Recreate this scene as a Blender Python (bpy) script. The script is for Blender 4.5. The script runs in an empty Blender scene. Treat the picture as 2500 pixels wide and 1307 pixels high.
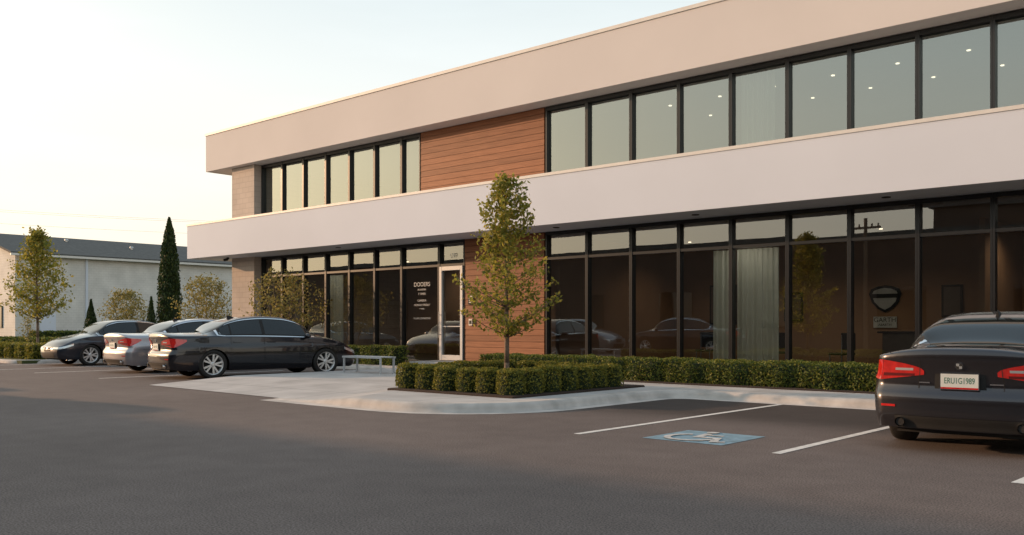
import bpy, math, random
import numpy as np
from mathutils import Vector, Matrix
random.seed(7); rng=np.random.default_rng(7)
SC=bpy.context.scene
SC.view_settings.view_transform='Standard'
SC.view_settings.look='None'
SC.view_settings.exposure=0
COL=SC.collection
# ------------------------------------------------------------------ helpers
def link(o,parent=None):
    COL.objects.link(o)
    if parent is not None: o.parent=parent
    return o
class MB:
    def __init__(s): s.v=[];s.f=[];s.m=[]
    def add(s,vs,fs,mi=0):
        b=len(s.v); s.v.extend([tuple(map(float,p)) for p in vs])
        for f in fs: s.f.append(tuple(b+i for i in f)); s.m.append(mi)
    def box(s,x0,x1,y0,y1,z0,z1,mi=0):
        s.add([(x0,y0,z0),(x1,y0,z0),(x1,y1,z0),(x0,y1,z0),(x0,y0,z1),(x1,y0,z1),(x1,y1,z1),(x0,y1,z1)],
              [(0,3,2,1),(4,5,6,7),(0,1,5,4),(1,2,6,5),(2,3,7,6),(3,0,4,7)],mi)
    def tube(s,p0,p1,r0,r1,n=8,mi=0,cap=True):
        p0=Vector(p0);p1=Vector(p1);d=(p1-p0)
        if d.length<1e-6:return
        d.normalize();a=d.orthogonal().normalized();b=d.cross(a)
        vs=[]
        for p,r in((p0,r0),(p1,r1)):
            for i in range(n):
                t=2*math.pi*i/n; vs.append(p+a*math.cos(t)*r+b*math.sin(t)*r)
        fs=[(i,(i+1)%n,n+(i+1)%n,n+i) for i in range(n)]
        if cap: fs+= [tuple(reversed(range(n))),tuple(range(n,2*n))]
        s.add(vs,fs,mi)
    def path(s,pts,rs,n=8,mi=0):
        for i in range(len(pts)-1): s.tube(pts[i],pts[i+1],rs[i],rs[i+1],n,mi,cap=True)
    def lathe_x(s,prof,n=32,mi=0,cx=0):
        b=[];
        for (x,r) in prof:
            for i in range(n):
                t=2*math.pi*i/n; b.append((x+cx,r*math.cos(t),r*math.sin(t)))
        fs=[]
        for k in range(len(prof)-1):
            for i in range(n):
                fs.append((k*n+i,k*n+(i+1)%n,(k+1)*n+(i+1)%n,(k+1)*n+i))
        s.add(b,fs,mi)
    def grid(s,P,mi=0):
        nu=len(P);nv=len(P[0]); vs=[p for r in P for p in r]
        s.add(vs,[(i*nv+j,(i+1)*nv+j,(i+1)*nv+j+1,i*nv+j+1) for i in range(nu-1) for j in range(nv-1)],mi)
    def build(s,name,mats,parent=None,origin=(0,0,0),smooth=False,bevel=0,local=False,fix=False):
        me=bpy.data.meshes.new(name)
        o0=Vector((0,0,0)) if local else Vector(origin)
        if parent is not None and not local: o0=Vector(parent.get("_w",(0,0,0)))
        me.from_pydata([(p[0]-o0[0],p[1]-o0[1],p[2]-o0[2]) for p in s.v],[],s.f)
        if not isinstance(mats,(list,tuple)): mats=[mats]
        for m in mats: me.materials.append(m)
        me.polygons.foreach_set("material_index",s.m)
        if smooth: me.polygons.foreach_set("use_smooth",[True]*len(s.f))
        me.update()
        if fix:
            import bmesh
            bm=bmesh.new();bm.from_mesh(me);bmesh.ops.remove_doubles(bm,verts=bm.verts,dist=.0003)
            bmesh.ops.recalc_face_normals(bm,faces=bm.faces);bm.to_mesh(me);bm.free()
        o=bpy.data.objects.new(name,me)
        if parent is None and not local: o.location=o0
        link(o,parent)
        if bevel:
            md=o.modifiers.new("bevel","BEVEL");md.width=bevel;md.segments=2;md.limit_method='ANGLE'
        return o
def empty(name,loc,parent=None,rot=0,scale=1):
    o=bpy.data.objects.new(name,None); o.location=loc; o.rotation_euler=(0,0,rot); o.scale=(scale,)*3
    o.empty_display_size=.2
    link(o,parent); 
    if parent is None: o["_w"]=tuple(loc)
    return o
def meta(o,label,cat,group=None):
    o["label"]=label;o["category"]=cat
    if group:o["group"]=group
def struct(o): o["kind"]="structure"; return o
# ------------------------------------------------------------------ materials
def newmat(name):
    m=bpy.data.materials.new(name);m.use_nodes=True
    nt=m.node_tree;return m,nt,nt.nodes["Principled BSDF"]
def N(nt,t,**k):
    n=nt.nodes.new(t)
    for a,b in k.items(): setattr(n,a,b)
    return n
def pmat(name,col,rough=.5,metal=0,coat=0,emis=None,var=.12,scale=6,bump=0,bscale=60,spec=.5,alpha=None):
    m,nt,b=newmat(name);L=nt.links
    b.inputs["Roughness"].default_value=rough;b.inputs["Metallic"].default_value=metal
    b.inputs["Coat Weight"].default_value=coat;b.inputs["Coat Roughness"].default_value=.02
    b.inputs["Specular IOR Level"].default_value=spec
    tc=N(nt,"ShaderNodeTexCoord")
    if var:
        no=N(nt,"ShaderNodeTexNoise");no.inputs["Scale"].default_value=scale;no.inputs["Detail"].default_value=5
        L.new(tc.outputs["Object"],no.inputs["Vector"])
        r=N(nt,"ShaderNodeValToRGB")
        r.color_ramp.elements[0].position=.3;r.color_ramp.elements[1].position=.7
        r.color_ramp.elements[0].color=(*[c*(1-var) for c in col],1);r.color_ramp.elements[1].color=(*[min(1,c*(1+var)) for c in col],1)
        L.new(no.outputs["Fac"],r.inputs["Fac"]);L.new(r.outputs["Color"],b.inputs["Base Color"])
    else: b.inputs["Base Color"].default_value=(*col,1)
    if bump:
        n2=N(nt,"ShaderNodeTexNoise");n2.inputs["Scale"].default_value=bscale;n2.inputs["Detail"].default_value=6
        L.new(tc.outputs["Object"],n2.inputs["Vector"])
        bp=N(nt,"ShaderNodeBump");bp.inputs["Strength"].default_value=bump;bp.inputs["Distance"].default_value=.01
        L.new(n2.outputs["Fac"],bp.inputs["Height"]);L.new(bp.outputs["Normal"],b.inputs["Normal"])
    if emis:
        b.inputs["Emission Color"].default_value=(*emis[0],1);b.inputs["Emission Strength"].default_value=emis[1]
    return m
def leafmat(name,c0,c1,c2,trans=.35):
    m,nt,b=newmat(name);L=nt.links
    g=N(nt,"ShaderNodeNewGeometry");r=N(nt,"ShaderNodeValToRGB")
    e=r.color_ramp.elements;e[0].color=(*c0,1);e[1].color=(*c2,1);k=e.new(.5);k.color=(*c1,1)
    L.new(g.outputs["Random Per Island"],r.inputs["Fac"]);L.new(r.outputs["Color"],b.inputs["Base Color"])
    b.inputs["Roughness"].default_value=.55;b.inputs["Specular IOR Level"].default_value=.3
    t=N(nt,"ShaderNodeBsdfTranslucent");L.new(r.outputs["Color"],t.inputs["Color"])
    mx=N(nt,"ShaderNodeMixShader");mx.inputs[0].default_value=trans
    L.new(b.outputs[0],mx.inputs[1]);L.new(t.outputs[0],mx.inputs[2])
    L.new(mx.outputs[0],nt.nodes["Material Output"].inputs["Surface"]);return m
def brickmat(name,c1,c2,mortar,w,h,ms=.012,bump=.4,rough=.85):
    m,nt,b=newmat(name);L=nt.links
    g=N(nt,"ShaderNodeNewGeometry");sx=N(nt,"ShaderNodeSeparateXYZ");L.new(g.outputs["Position"],sx.inputs[0])
    ad=N(nt,"ShaderNodeMath",operation='ADD');L.new(sx.outputs[0],ad.inputs[0]);L.new(sx.outputs[1],ad.inputs[1])
    cx=N(nt,"ShaderNodeCombineXYZ");L.new(ad.outputs[0],cx.inputs[0]);L.new(sx.outputs[2],cx.inputs[1])
    br=N(nt,"ShaderNodeTexBrick");L.new(cx.outputs[0],br.inputs["Vector"])
    br.inputs["Scale"].default_value=1;br.inputs["Brick Width"].default_value=w;br.inputs["Row Height"].default_value=h
    br.inputs["Mortar Size"].default_value=ms;br.inputs["Mortar Smooth"].default_value=.3
    br.inputs["Color1"].default_value=(*c1,1);br.inputs["Color2"].default_value=(*c2,1);br.inputs["Mortar"].default_value=(*mortar,1)
    no=N(nt,"ShaderNodeTexNoise");no.inputs["Scale"].default_value=.8;no.inputs["Detail"].default_value=6
    L.new(g.outputs["Position"],no.inputs["Vector"])
    mr=N(nt,"ShaderNodeMapRange");mr.inputs[1].default_value=.3;mr.inputs[2].default_value=.7;mr.inputs[3].default_value=.86;mr.inputs[4].default_value=1.08
    L.new(no.outputs["Fac"],mr.inputs[0])
    mu=N(nt,"ShaderNodeMix",data_type='RGBA',blend_type='MULTIPLY');mu.inputs[0].default_value=1
    L.new(br.outputs["Color"],mu.inputs[6]);L.new(mr.outputs[0],mu.inputs[7]);L.new(mu.outputs[2],b.inputs["Base Color"])
    bp=N(nt,"ShaderNodeBump",invert=True);bp.inputs["Strength"].default_value=bump;bp.inputs["Distance"].default_value=.01
    L.new(br.outputs["Fac"],bp.inputs["Height"]);L.new(bp.outputs["Normal"],b.inputs["Normal"])
    b.inputs["Roughness"].default_value=rough;return m
def asphaltmat():
    m,nt,b=newmat("asphalt");L=nt.links
    g=N(nt,"ShaderNodeNewGeometry");P=g.outputs["Position"]
    def noise(sc,d=4):
        n=N(nt,"ShaderNodeTexNoise");n.inputs["Scale"].default_value=sc;n.inputs["Detail"].default_value=d;L.new(P,n.inputs["Vector"]);return n.outputs["Fac"]
    big=noise(.25,5);med=noise(2.5,5);fine=noise(70,4)
    r=N(nt,"ShaderNodeValToRGB");e=r.color_ramp.elements
    e[0].position=.3;e[0].color=(.132,.106,.095,1);e[1].position=.72;e[1].color=(.170,.138,.124,1)
    L.new(big,r.inputs["Fac"])
    mr=N(nt,"ShaderNodeMapRange");mr.inputs[1].default_value=.35;mr.inputs[2].default_value=.65;mr.inputs[3].default_value=.92;mr.inputs[4].default_value=1.05;L.new(med,mr.inputs[0])
    mf=N(nt,"ShaderNodeMapRange");mf.inputs[1].default_value=.3;mf.inputs[2].default_value=.7;mf.inputs[3].default_value=.35;mf.inputs[4].default_value=1.6;L.new(fine,mf.inputs[0])
    mm=N(nt,"ShaderNodeMath",operation='MULTIPLY');L.new(mr.outputs[0],mm.inputs[0]);L.new(mf.outputs[0],mm.inputs[1])
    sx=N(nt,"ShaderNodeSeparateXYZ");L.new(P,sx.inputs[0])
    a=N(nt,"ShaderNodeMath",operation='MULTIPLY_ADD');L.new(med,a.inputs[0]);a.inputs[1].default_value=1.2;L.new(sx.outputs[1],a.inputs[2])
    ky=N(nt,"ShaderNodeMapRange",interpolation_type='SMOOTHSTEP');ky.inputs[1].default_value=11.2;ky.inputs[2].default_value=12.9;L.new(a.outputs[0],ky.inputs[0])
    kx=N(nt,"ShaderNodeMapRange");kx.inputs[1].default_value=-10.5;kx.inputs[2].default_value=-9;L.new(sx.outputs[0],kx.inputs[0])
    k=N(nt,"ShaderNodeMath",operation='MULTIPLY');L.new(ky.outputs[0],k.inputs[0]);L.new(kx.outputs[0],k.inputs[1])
    kk=N(nt,"ShaderNodeMapRange");kk.inputs[3].default_value=1;kk.inputs[4].default_value=.42;L.new(k.outputs[0],kk.inputs[0])  # bay darkens towards the kerb: shade from the hedge painted into the asphalt
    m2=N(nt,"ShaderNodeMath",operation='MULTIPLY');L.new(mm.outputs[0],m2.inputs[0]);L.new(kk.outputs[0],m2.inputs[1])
    mu=N(nt,"ShaderNodeMix",data_type='RGBA',blend_type='MULTIPLY');mu.inputs[0].default_value=1
    L.new(r.outputs["Color"],mu.inputs[6]);L.new(m2.outputs[0],mu.inputs[7]);L.new(mu.outputs[2],b.inputs["Base Color"])
    bp=N(nt,"ShaderNodeBump");bp.inputs["Strength"].default_value=.3;bp.inputs["Distance"].default_value=.008
    L.new(fine,bp.inputs["Height"]);L.new(bp.outputs["Normal"],b.inputs["Normal"])
    b.inputs["Roughness"].default_value=.88;b.inputs["Specular IOR Level"].default_value=.25;return m
def concretemat(name,col,joint=1.5):
    m,nt,b=newmat(name);L=nt.links
    g=N(nt,"ShaderNodeNewGeometry");P=g.outputs["Position"]
    br=N(nt,"ShaderNodeTexBrick");br.offset=0;L.new(P,br.inputs["Vector"])
    br.inputs["Scale"].default_value=1;br.inputs["Brick Width"].default_value=joint;br.inputs["Row Height"].default_value=joint
    br.inputs["Mortar Size"].default_value=.012;br.inputs["Mortar Smooth"].default_value=.2
    br.inputs["Color1"].default_value=(*col,1);br.inputs["Color2"].default_value=(*[c*.94 for c in col],1);br.inputs["Mortar"].default_value=(*[c*.5 for c in col],1)
    no=N(nt,"ShaderNodeTexNoise");no.inputs["Scale"].default_value=1.3;no.inputs["Detail"].default_value=8;L.new(P,no.inputs["Vector"])
    mr=N(nt,"ShaderNodeMapRange");mr.inputs[1].default_value=.3;mr.inputs[2].default_value=.7;mr.inputs[3].default_value=.8;mr.inputs[4].default_value=1.1;L.new(no.outputs["Fac"],mr.inputs[0])
    mu=N(nt,"ShaderNodeMix",data_type='RGBA',blend_type='MULTIPLY');mu.inputs[0].default_value=1
    L.new(br.outputs["Color"],mu.inputs[6]);L.new(mr.outputs[0],mu.inputs[7]);L.new(mu.outputs[2],b.inputs["Base Color"])
    n2=N(nt,"ShaderNodeTexNoise");n2.inputs["Scale"].default_value=60;L.new(P,n2.inputs["Vector"])
    bp=N(nt,"ShaderNodeBump");bp.inputs["Strength"].default_value=.25;bp.inputs["Distance"].default_value=.006
    L.new(n2.outputs["Fac"],bp.inputs["Height"]);L.new(bp.outputs["Normal"],b.inputs["Normal"])
    b.inputs["Roughness"].default_value=.85;return m
def glassmat(name,tint,base,ior=1.6,wob=.02,rcol=(1,1,1)):
    m,nt,b=newmat(name);L=nt.links;nt.nodes.remove(b)
    t=N(nt,"ShaderNodeBsdfTransparent");t.inputs[0].default_value=(*tint,1)
    gl=N(nt,"ShaderNodeBsdfGlossy");gl.inputs["Roughness"].default_value=0.0;gl.inputs[0].default_value=(*rcol,1)
    g=N(nt,"ShaderNodeNewGeometry")
    no=N(nt,"ShaderNodeTexNoise");no.inputs["Scale"].default_value=1.1;no.inputs["Detail"].default_value=1;L.new(g.outputs["Position"],no.inputs["Vector"])
    bp=N(nt,"ShaderNodeBump");bp.inputs["Strength"].default_value=1;bp.inputs["Distance"].default_value=wob*.1
    L.new(no.outputs["Fac"],bp.inputs["Height"]);L.new(bp.outputs["Normal"],gl.inputs["Normal"])
    fr=N(nt,"ShaderNodeFresnel");fr.inputs["IOR"].default_value=ior
    ad=N(nt,"ShaderNodeMath",operation='ADD',use_clamp=True);ad.inputs[1].default_value=base;L.new(fr.outputs[0],ad.inputs[0])
    mx=N(nt,"ShaderNodeMixShader");L.new(ad.outputs[0],mx.inputs[0]);L.new(t.outputs[0],mx.inputs[1]);L.new(gl.outputs[0],mx.inputs[2])
    L.new(mx.outputs[0],nt.nodes["Material Output"].inputs["Surface"]);return m
def woodmat():
    m,nt,b=newmat("cedar cladding");L=nt.links
    g=N(nt,"ShaderNodeNewGeometry");P=g.outputs["Position"]
    mp=N(nt,"ShaderNodeMapping");mp.inputs["Scale"].default_value=(1.2,1.2,28);L.new(P,mp.inputs[0])
    no=N(nt,"ShaderNodeTexNoise");no.inputs["Scale"].default_value=1.5;no.inputs["Detail"].default_value=7;L.new(mp.outputs[0],no.inputs["Vector"])
    r=N(nt,"ShaderNodeValToRGB");e=r.color_ramp.elements
    e[0].position=.3;e[0].color=(.20,.074,.032,1);e[1].position=.7;e[1].color=(.31,.126,.060,1)
    L.new(no.outputs["Fac"],r.inputs["Fac"])
    mr=N(nt,"ShaderNodeMapRange");mr.inputs[3].default_value=.86;mr.inputs[4].default_value=1.12;L.new(g.outputs["Random Per Island"],mr.inputs[0])
    mu=N(nt,"ShaderNodeMix",data_type='RGBA',blend_type='MULTIPLY');mu.inputs[0].default_value=1
    L.new(r.outputs["Color"],mu.inputs[6]);L.new(mr.outputs[0],mu.inputs[7]);L.new(mu.outputs[2],b.inputs["Base Color"])
    b.inputs["Roughness"].default_value=.6;b.inputs["Specular IOR Level"].default_value=.3;return m
M={}
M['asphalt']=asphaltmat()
M['pave']=concretemat("pavement concrete",(.50,.475,.45),1.52)
M['kerb']=pmat("kerb concrete",(.50,.46,.42),.85,var=.2,scale=3,bump=.3)
M['ground']=pmat("earth",(.09,.085,.05),.95,var=.3,scale=.3,bump=.5,bscale=5)
M['grass']=pmat("grass",(.06,.08,.026),.95,var=.4,scale=1.5,bump=.8,bscale=40)
M['mulch']=pmat("bark mulch",(.035,.02,.014),.95,var=.6,scale=40,bump=1,bscale=60)
M['fascia_up']=pmat("sun-tinted stucco",(.61,.57,.555),.85,var=.04,scale=.35,bump=.12,bscale=120)  # warm sunlight on the upper band is painted into this colour
M['fascia_lo']=pmat("shade-tinted stucco",(.61,.645,.72),.8,var=.04,scale=.3,bump=.12,bscale=120)  # shade on the lower band painted in as a cooler colour
M['coping']=pmat("coping metal",(.66,.63,.59),.5,var=.04)
M['block']=brickmat("split face block",(.50,.42,.36),(.46,.385,.33),(.40,.335,.285),.42,.2,bump=.35)
M['darkbrick']=brickmat("dark brown brick",(.10,.062,.045),(.075,.048,.036),(.07,.06,.05),.3,.1,bump=.3)
M['painted_block']=brickmat("painted block wall",(.66,.635,.60),(.64,.615,.58),(.56,.535,.50),.4,.2,.012,.4)
M['wood']=woodmat()
M['frame']=pmat("black aluminium",(.012,.012,.013),.35,var=0,spec=.5)
M['glass']=glassmat("coated glass",(.86,.86,.82),.15,1.58,.004,(.95,.96,.93))
M['glassup']=glassmat("coated upper glass",(.62,.67,.64),.23,1.65,.004,(.90,.96,.91))
M['doorframe']=pmat("silver door frame",(.50,.51,.52),.45,metal=.2,var=.03)
M['steel']=pmat("brushed steel",(.45,.45,.44),.35,metal=.8,var=.05)
M['int_wall_lo']=pmat("interior wall brown",(.33,.195,.11),.8,var=.15,scale=.5)
M['int_wall_up']=pmat("interior wall grey",(.34,.38,.35),.8,var=.05,scale=.6)
M['int_floor']=pmat("interior floor",(.12,.09,.07),.4,var=.1)
M['ceiling']=pmat("interior ceiling",(.42,.45,.43),.9,var=.02)
M['ceiling_lo']=pmat("interior dark ceiling",(.16,.12,.09),.9,var=.02)
cm,cnt,cb=newmat("sheer curtain")
cb.inputs["Base Color"].default_value=(.90,.93,.84,1);cb.inputs["Roughness"].default_value=.9
ctr=N(cnt,"ShaderNodeBsdfTranslucent");ctr.inputs[0].default_value=(.92,.93,.82,1)
cwv=N(cnt,"ShaderNodeTexNoise");cwv.inputs["Scale"].default_value=3
cmr=N(cnt,"ShaderNodeMapRange");cmr.inputs[3].default_value=.35;cmr.inputs[4].default_value=.6;cnt.links.new(cwv.outputs["Fac"],cmr.inputs[0])
cmx=N(cnt,"ShaderNodeMixShader");cnt.links.new(cmr.outputs[0],cmx.inputs[0]);cnt.links.new(cb.outputs[0],cmx.inputs[1]);cnt.links.new(ctr.outputs[0],cmx.inputs[2])
cnt.links.new(cmx.outputs[0],cnt.nodes["Material Output"].inputs["Surface"]);M['curtain']=cm
M['lamp']=pmat("downlight_and_fill",(1,.9,.75),.5,var=0,emis=((1,.85,.62),2.4))
M['line']=pmat("road paint",(.70,.67,.62),.8,var=.2,scale=9)
M['worn']=pmat("worn road paint",(.52,.50,.47),.8,var=.3,scale=14)
M['blue']=pmat("blue road paint",(.19,.30,.36),.8,var=.3,scale=8)
M['bark']=pmat("bark",(.17,.12,.085),.9,var=.3,scale=25,bump=.6)
M['shingle']=pmat("shingle roof",(.085,.083,.078),.9,var=.2,scale=3,bump=.5,bscale=20)
M['black']=pmat("black rubber",(.012,.012,.012),.75,var=.1)
M['seam']=pmat("panel gap",(.02,.02,.02),.9,var=.1)
M['tyre']=pmat("tyre rubber",(.018,.017,.016),.8,var=.2,bump=.2)
M['rim']=pmat("alloy",(.72,.71,.70),.35,metal=.55,var=0,coat=.5)
M['chrome']=pmat("chrome",(.80,.80,.80),.12,metal=1,var=0)
M['carglass']=pmat("tinted car glass",(.012,.015,.015),.02,var=0,spec=.5,coat=.15)
M['tail']=pmat("tail lamp red",(.40,.015,.012),.1,var=.25,scale=14,coat=1,emis=((1,.03,.02),.09))
M['taildark']=pmat("tail lamp inner",(.12,.008,.008),.1,var=0,coat=1)
M['head']=pmat("headlamp",(.62,.66,.68),.08,metal=.5,var=0,coat=1)
M['plate']=pmat("plate white",(.64,.68,.66),.4,var=.05)
M['plateink']=pmat("plate ink",(.03,.16,.11),.5,var=0)
M['white']=pmat("white vinyl",(.55,.54,.52),.6,var=0)
M['leafA']=leafmat("yellow green leaves",(.12,.15,.026),(.27,.26,.045),(.44,.35,.07),.5)
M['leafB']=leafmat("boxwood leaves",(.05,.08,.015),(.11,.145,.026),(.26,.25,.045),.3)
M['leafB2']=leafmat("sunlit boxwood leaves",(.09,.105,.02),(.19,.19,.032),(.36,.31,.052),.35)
M['leafC']=leafmat("cypress leaves",(.016,.034,.010),(.033,.06,.015),(.07,.09,.022),.2)
M['leafD']=leafmat("pale shrub leaves",(.15,.145,.045),(.27,.235,.07),(.40,.32,.10),.4)
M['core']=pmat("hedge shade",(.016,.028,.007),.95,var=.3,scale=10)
# ------------------------------------------------------------------ world, sun
SUN=Vector((-.905,-.382,.199)).normalized()
el=math.asin(SUN.z);az=math.atan2(SUN.x,SUN.y)
W=bpy.data.worlds.new("World");SC.world=W;W.use_nodes=True
nt=W.node_tree;L=nt.links;bg=nt.nodes["Background"]
sky=N(nt,"ShaderNodeTexSky",sky_type='NISHITA');sky.sun_disc=False;sky.sun_elevation=el;sky.sun_rotation=az%(2*math.pi)
sky.air_density=1.0;sky.dust_density=2.5;sky.ozone_density=1.5
tc=N(nt,"ShaderNodeTexCoord");sx=N(nt,"ShaderNodeSeparateXYZ");L.new(tc.outputs["Generated"],sx.inputs[0])
r=N(nt,"ShaderNodeValToRGB");e=r.color_ramp.elements
e[0].position=0;e[0].color=(10.3,9.0,7.0,1);e[1].position=.80;e[1].color=(4.2,5.4,6.5,1)
k=e.new(.13);k.color=(9.9,9.3,8.1,1);k=e.new(.26);k.color=(8.6,9.0,8.8,1);k=e.new(.42);k.color=(6.4,7.5,7.9,1)
L.new(sx.outputs[2],r.inputs["Fac"])
mp=N(nt,"ShaderNodeMapping");mp.inputs["Scale"].default_value=(1.5,1.5,9);L.new(tc.outputs["Generated"],mp.inputs[0])
no=N(nt,"ShaderNodeTexNoise");no.inputs["Scale"].default_value=2.2;no.inputs["Detail"].default_value=6;L.new(mp.outputs[0],no.inputs["Vector"])
mr=N(nt,"ShaderNodeMapRange");mr.inputs[1].default_value=.45;mr.inputs[2].default_value=.8;mr.inputs[3].default_value=1;mr.inputs[4].default_value=1.06;L.new(no.outputs["Fac"],mr.inputs[0])
mh=N(nt,"ShaderNodeMix",data_type='RGBA',blend_type='MULTIPLY');mh.inputs[0].default_value=1;L.new(r.outputs[0],mh.inputs[6]);L.new(mr.outputs[0],mh.inputs[7])
mx=N(nt,"ShaderNodeMix",data_type='RGBA');mx.inputs[0].default_value=.90
L.new(sky.outputs[0],mx.inputs[6]);L.new(mh.outputs[2],mx.inputs[7])
dt=N(nt,"ShaderNodeVectorMath",operation='DOT_PRODUCT');L.new(tc.outputs["Generated"],dt.inputs[0]);dt.inputs[1].default_value=SUN
cl=N(nt,"ShaderNodeClamp");L.new(dt.outputs["Value"],cl.inputs[0])
pw=N(nt,"ShaderNodeMath",operation='POWER');L.new(cl.outputs[0],pw.inputs[0]);pw.inputs[1].default_value=7
gm=N(nt,"ShaderNodeVectorMath",operation='SCALE');gm.inputs[0].default_value=(10.0,6.9,2.9);L.new(pw.outputs[0],gm.inputs["Scale"])
ga=N(nt,"ShaderNodeVectorMath",operation='ADD');L.new(mx.outputs[2],ga.inputs[0]);L.new(gm.outputs[0],ga.inputs[1])
L.new(ga.outputs[0],bg.inputs[0])
bg.inputs[1].default_value=.118
sl=bpy.data.lights.new("sun","SUN");sl.energy=4.2;sl.angle=math.radians(.9);sl.color=(1,.60,.34)
so=bpy.data.objects.new("sun",sl);so.rotation_euler=SUN.to_track_quat('Z','Y').to_euler();so.location=(-40,-30,30);link(so)
# ------------------------------------------------------------------ camera
cd=bpy.data.cameras.new("camera");cd.lens=32.08;cd.sensor_width=36;cd.shift_y=.0574;cd.clip_end=3000
co=bpy.data.objects.new("camera",cd);co.location=(0,0,1.3);co.rotation_euler=(math.radians(90),0,math.radians(41.5));link(co);SC.camera=co
# ------------------------------------------------------------------ ground
b=MB();b.add([(-700,-700,-.004),(700,-700,-.004),(700,700,-.004),(-700,700,-.004)],[(0,1,2,3)]);struct(b.build("ground",M['ground']))
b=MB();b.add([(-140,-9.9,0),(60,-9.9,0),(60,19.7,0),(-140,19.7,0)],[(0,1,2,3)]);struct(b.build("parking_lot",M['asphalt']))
b=MB();b.box(-139,-33.6,12.4,120,-.1,.11);b.box(-33.6,-31.7,17.7,120,-.1,.108);struct(b.build("grass",M['grass']))
def arc(cx,cy,r,a0,a1,n):
    return [(cx+r*math.cos(math.radians(a0+(a1-a0)*i/n)),cy+r*math.sin(math.radians(a0+(a1-a0)*i/n))) for i in range(n+1)]
kpath=[(-11.8,9.45)]+arc(-10.9,11.25,1.8,-90,0,14)+arc(-8.3,13.9,.8,180,90,6)+[(-6,14.7),(0,14.7),(8,14.7)]
H=.13
outline=kpath+[(8,19.7),(-34,19.7),(-34,17.6),(-19.6,17.6),(-19.3,17.2),(-19.3,11.9),(-13.2,11.9)]
b=MB();n=len(outline)
b.add([(x,y,H) for x,y in outline],[tuple(range(n))])
for i in range(n):
    (x0,y0),(x1,y1)=outline[i],outline[(i+1)%n]
    b.add([(x0,y0,-.03),(x1,y1,-.03),(x1,y1,H),(x0,y0,H)],[(0,1,2,3)])
b.add([(-19.3,11.9,H),(-13.2,11.9,H),(-13.2,9.5,.008),(-19.3,9.75,.008)],[(0,3,2,1)])
b.add([(-13.2,11.9,H),(-13.2,9.5,.008),(-11.8,9.45,H)],[(0,1,2)])
b.add([(-19.3,11.9,H),(-19.3,9.75,.008),(-19.3,9.75,-.03),(-19.3,11.9,-.03)],[(0,1,2,3)])
struct(b.build("pavement",M['pave']))
def sweep(name,path,hs,prof):
    b=MB();rows=[]
    for i,(x,y) in enumerate(path):
        a=path[max(0,i-1)];c=path[min(len(path)-1,i+1)]
        d=Vector((c[0]-a[0],c[1]-a[1])).normalized();nn=Vector((d.y,-d.x))
        rows.append([(x+nn.x*o,y+nn.y*o,z*hs[i]) for o,z in prof])
    b.grid(rows);return struct(b.build(name,M['kerb'],smooth=True))
prof=[(-.16,.90),(-.14,1.04),(.0,1.06),(.05,1.04),(.09,.9),(.12,.5),(.14,0.0),(.42,.03)]
kp=[(-14.0,9.52),(-13.2,9.5),(-12.5,9.47)]+kpath
hs=[.01,.02,.07]+[H]*len(kpath)
sweep("kerb",kp,hs,prof)
kp2=[(-139,12.3),(-34.6,12.3)]+arc(-34.6,13.3,1.0,-90,0,8)+[(-33.6,17.5),(-19.7,17.5)]
sweep("kerb",kp2,[.12]*len(kp2),[(-.1,1.0),(-.08,1.06),(.0,1.06),(.04,.9),(.07,.5),(.08,0)])
b=MB()
def line(b,x0,y0,x1,y1,w=.1,z=.004):
    d=Vector((x1-x0,y1-y0)).normalized();nn=Vector((-d.y,d.x))*w/2
    b.add([(x0-nn.x,y0-nn.y,z),(x1-nn.x,y1-nn.y,z),(x1+nn.x,y1+nn.y,z),(x0+nn.x,y0+nn.y,z)],[(0,1,2,3)])
for x in(-6.7,-4.15,.8): line(b,x,8.75,x,14.3)
line(b,-1.87,8.42,-1.6,14.3)
for x in(-22.75,-26.75,-29.5,-33): line(b,x,10.2,x,15.6,.12)
struct(b.build("parking_marking",M['line']))
b=MB();b.add([(-5.9,8.95,.004),(-4.87,8.95,.004),(-4.87,10.0,.004),(-5.9,10.0,.004)],[(0,1,2,3)]);
def sy(u,v): return (-5.9+1.03*u,8.95+1.05*v)
sym=MB()
def stroke(pts,w,z0=.008):
    for i in range(len(pts)-1):
        p=sy(*pts[i]);q=sy(*pts[i+1]);line(sym,*p,*q,w,z0+.0006*i)
stroke([(.40,.80),(.44,.42)],.10);stroke([(.42,.46),(.70,.46)],.095,.0095);stroke([(.68,.50),(.80,.16)],.09,.0102);stroke([(.77,.15),(.92,.21)],.08,.011)
stroke([(.42,.66),(.66,.66)],.07,.0115)
sym.add([(*sy(.39+.075*math.cos(t),.90+.075*math.sin(t)),.0122) for t in [2*math.pi*i/16 for i in range(16)]],[tuple(range(16))])
aa=[math.radians(118+ (352-118)*i/22) for i in range(23)]
P=[[(*sy(.42+rr*math.cos(t),.37+rr*math.sin(t)),.0128) for rr in(.235,.315)] for t in aa];sym.grid(P)
struct(b.build("parking_symbol",M['blue']))
struct(sym.build("parking_symbol_figure",M['worn']))
b=MB();b.box(-12.85,-9.75,11.05,14.9,H-.02,H+.035);struct(b.build("mulch_bed",M['mulch'],bevel=.02))
b=MB();b.box(-15.9,8,15.95,19.7,H-.02,H+.02);struct(b.build("mulch_bed",M['mulch']))
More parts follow.
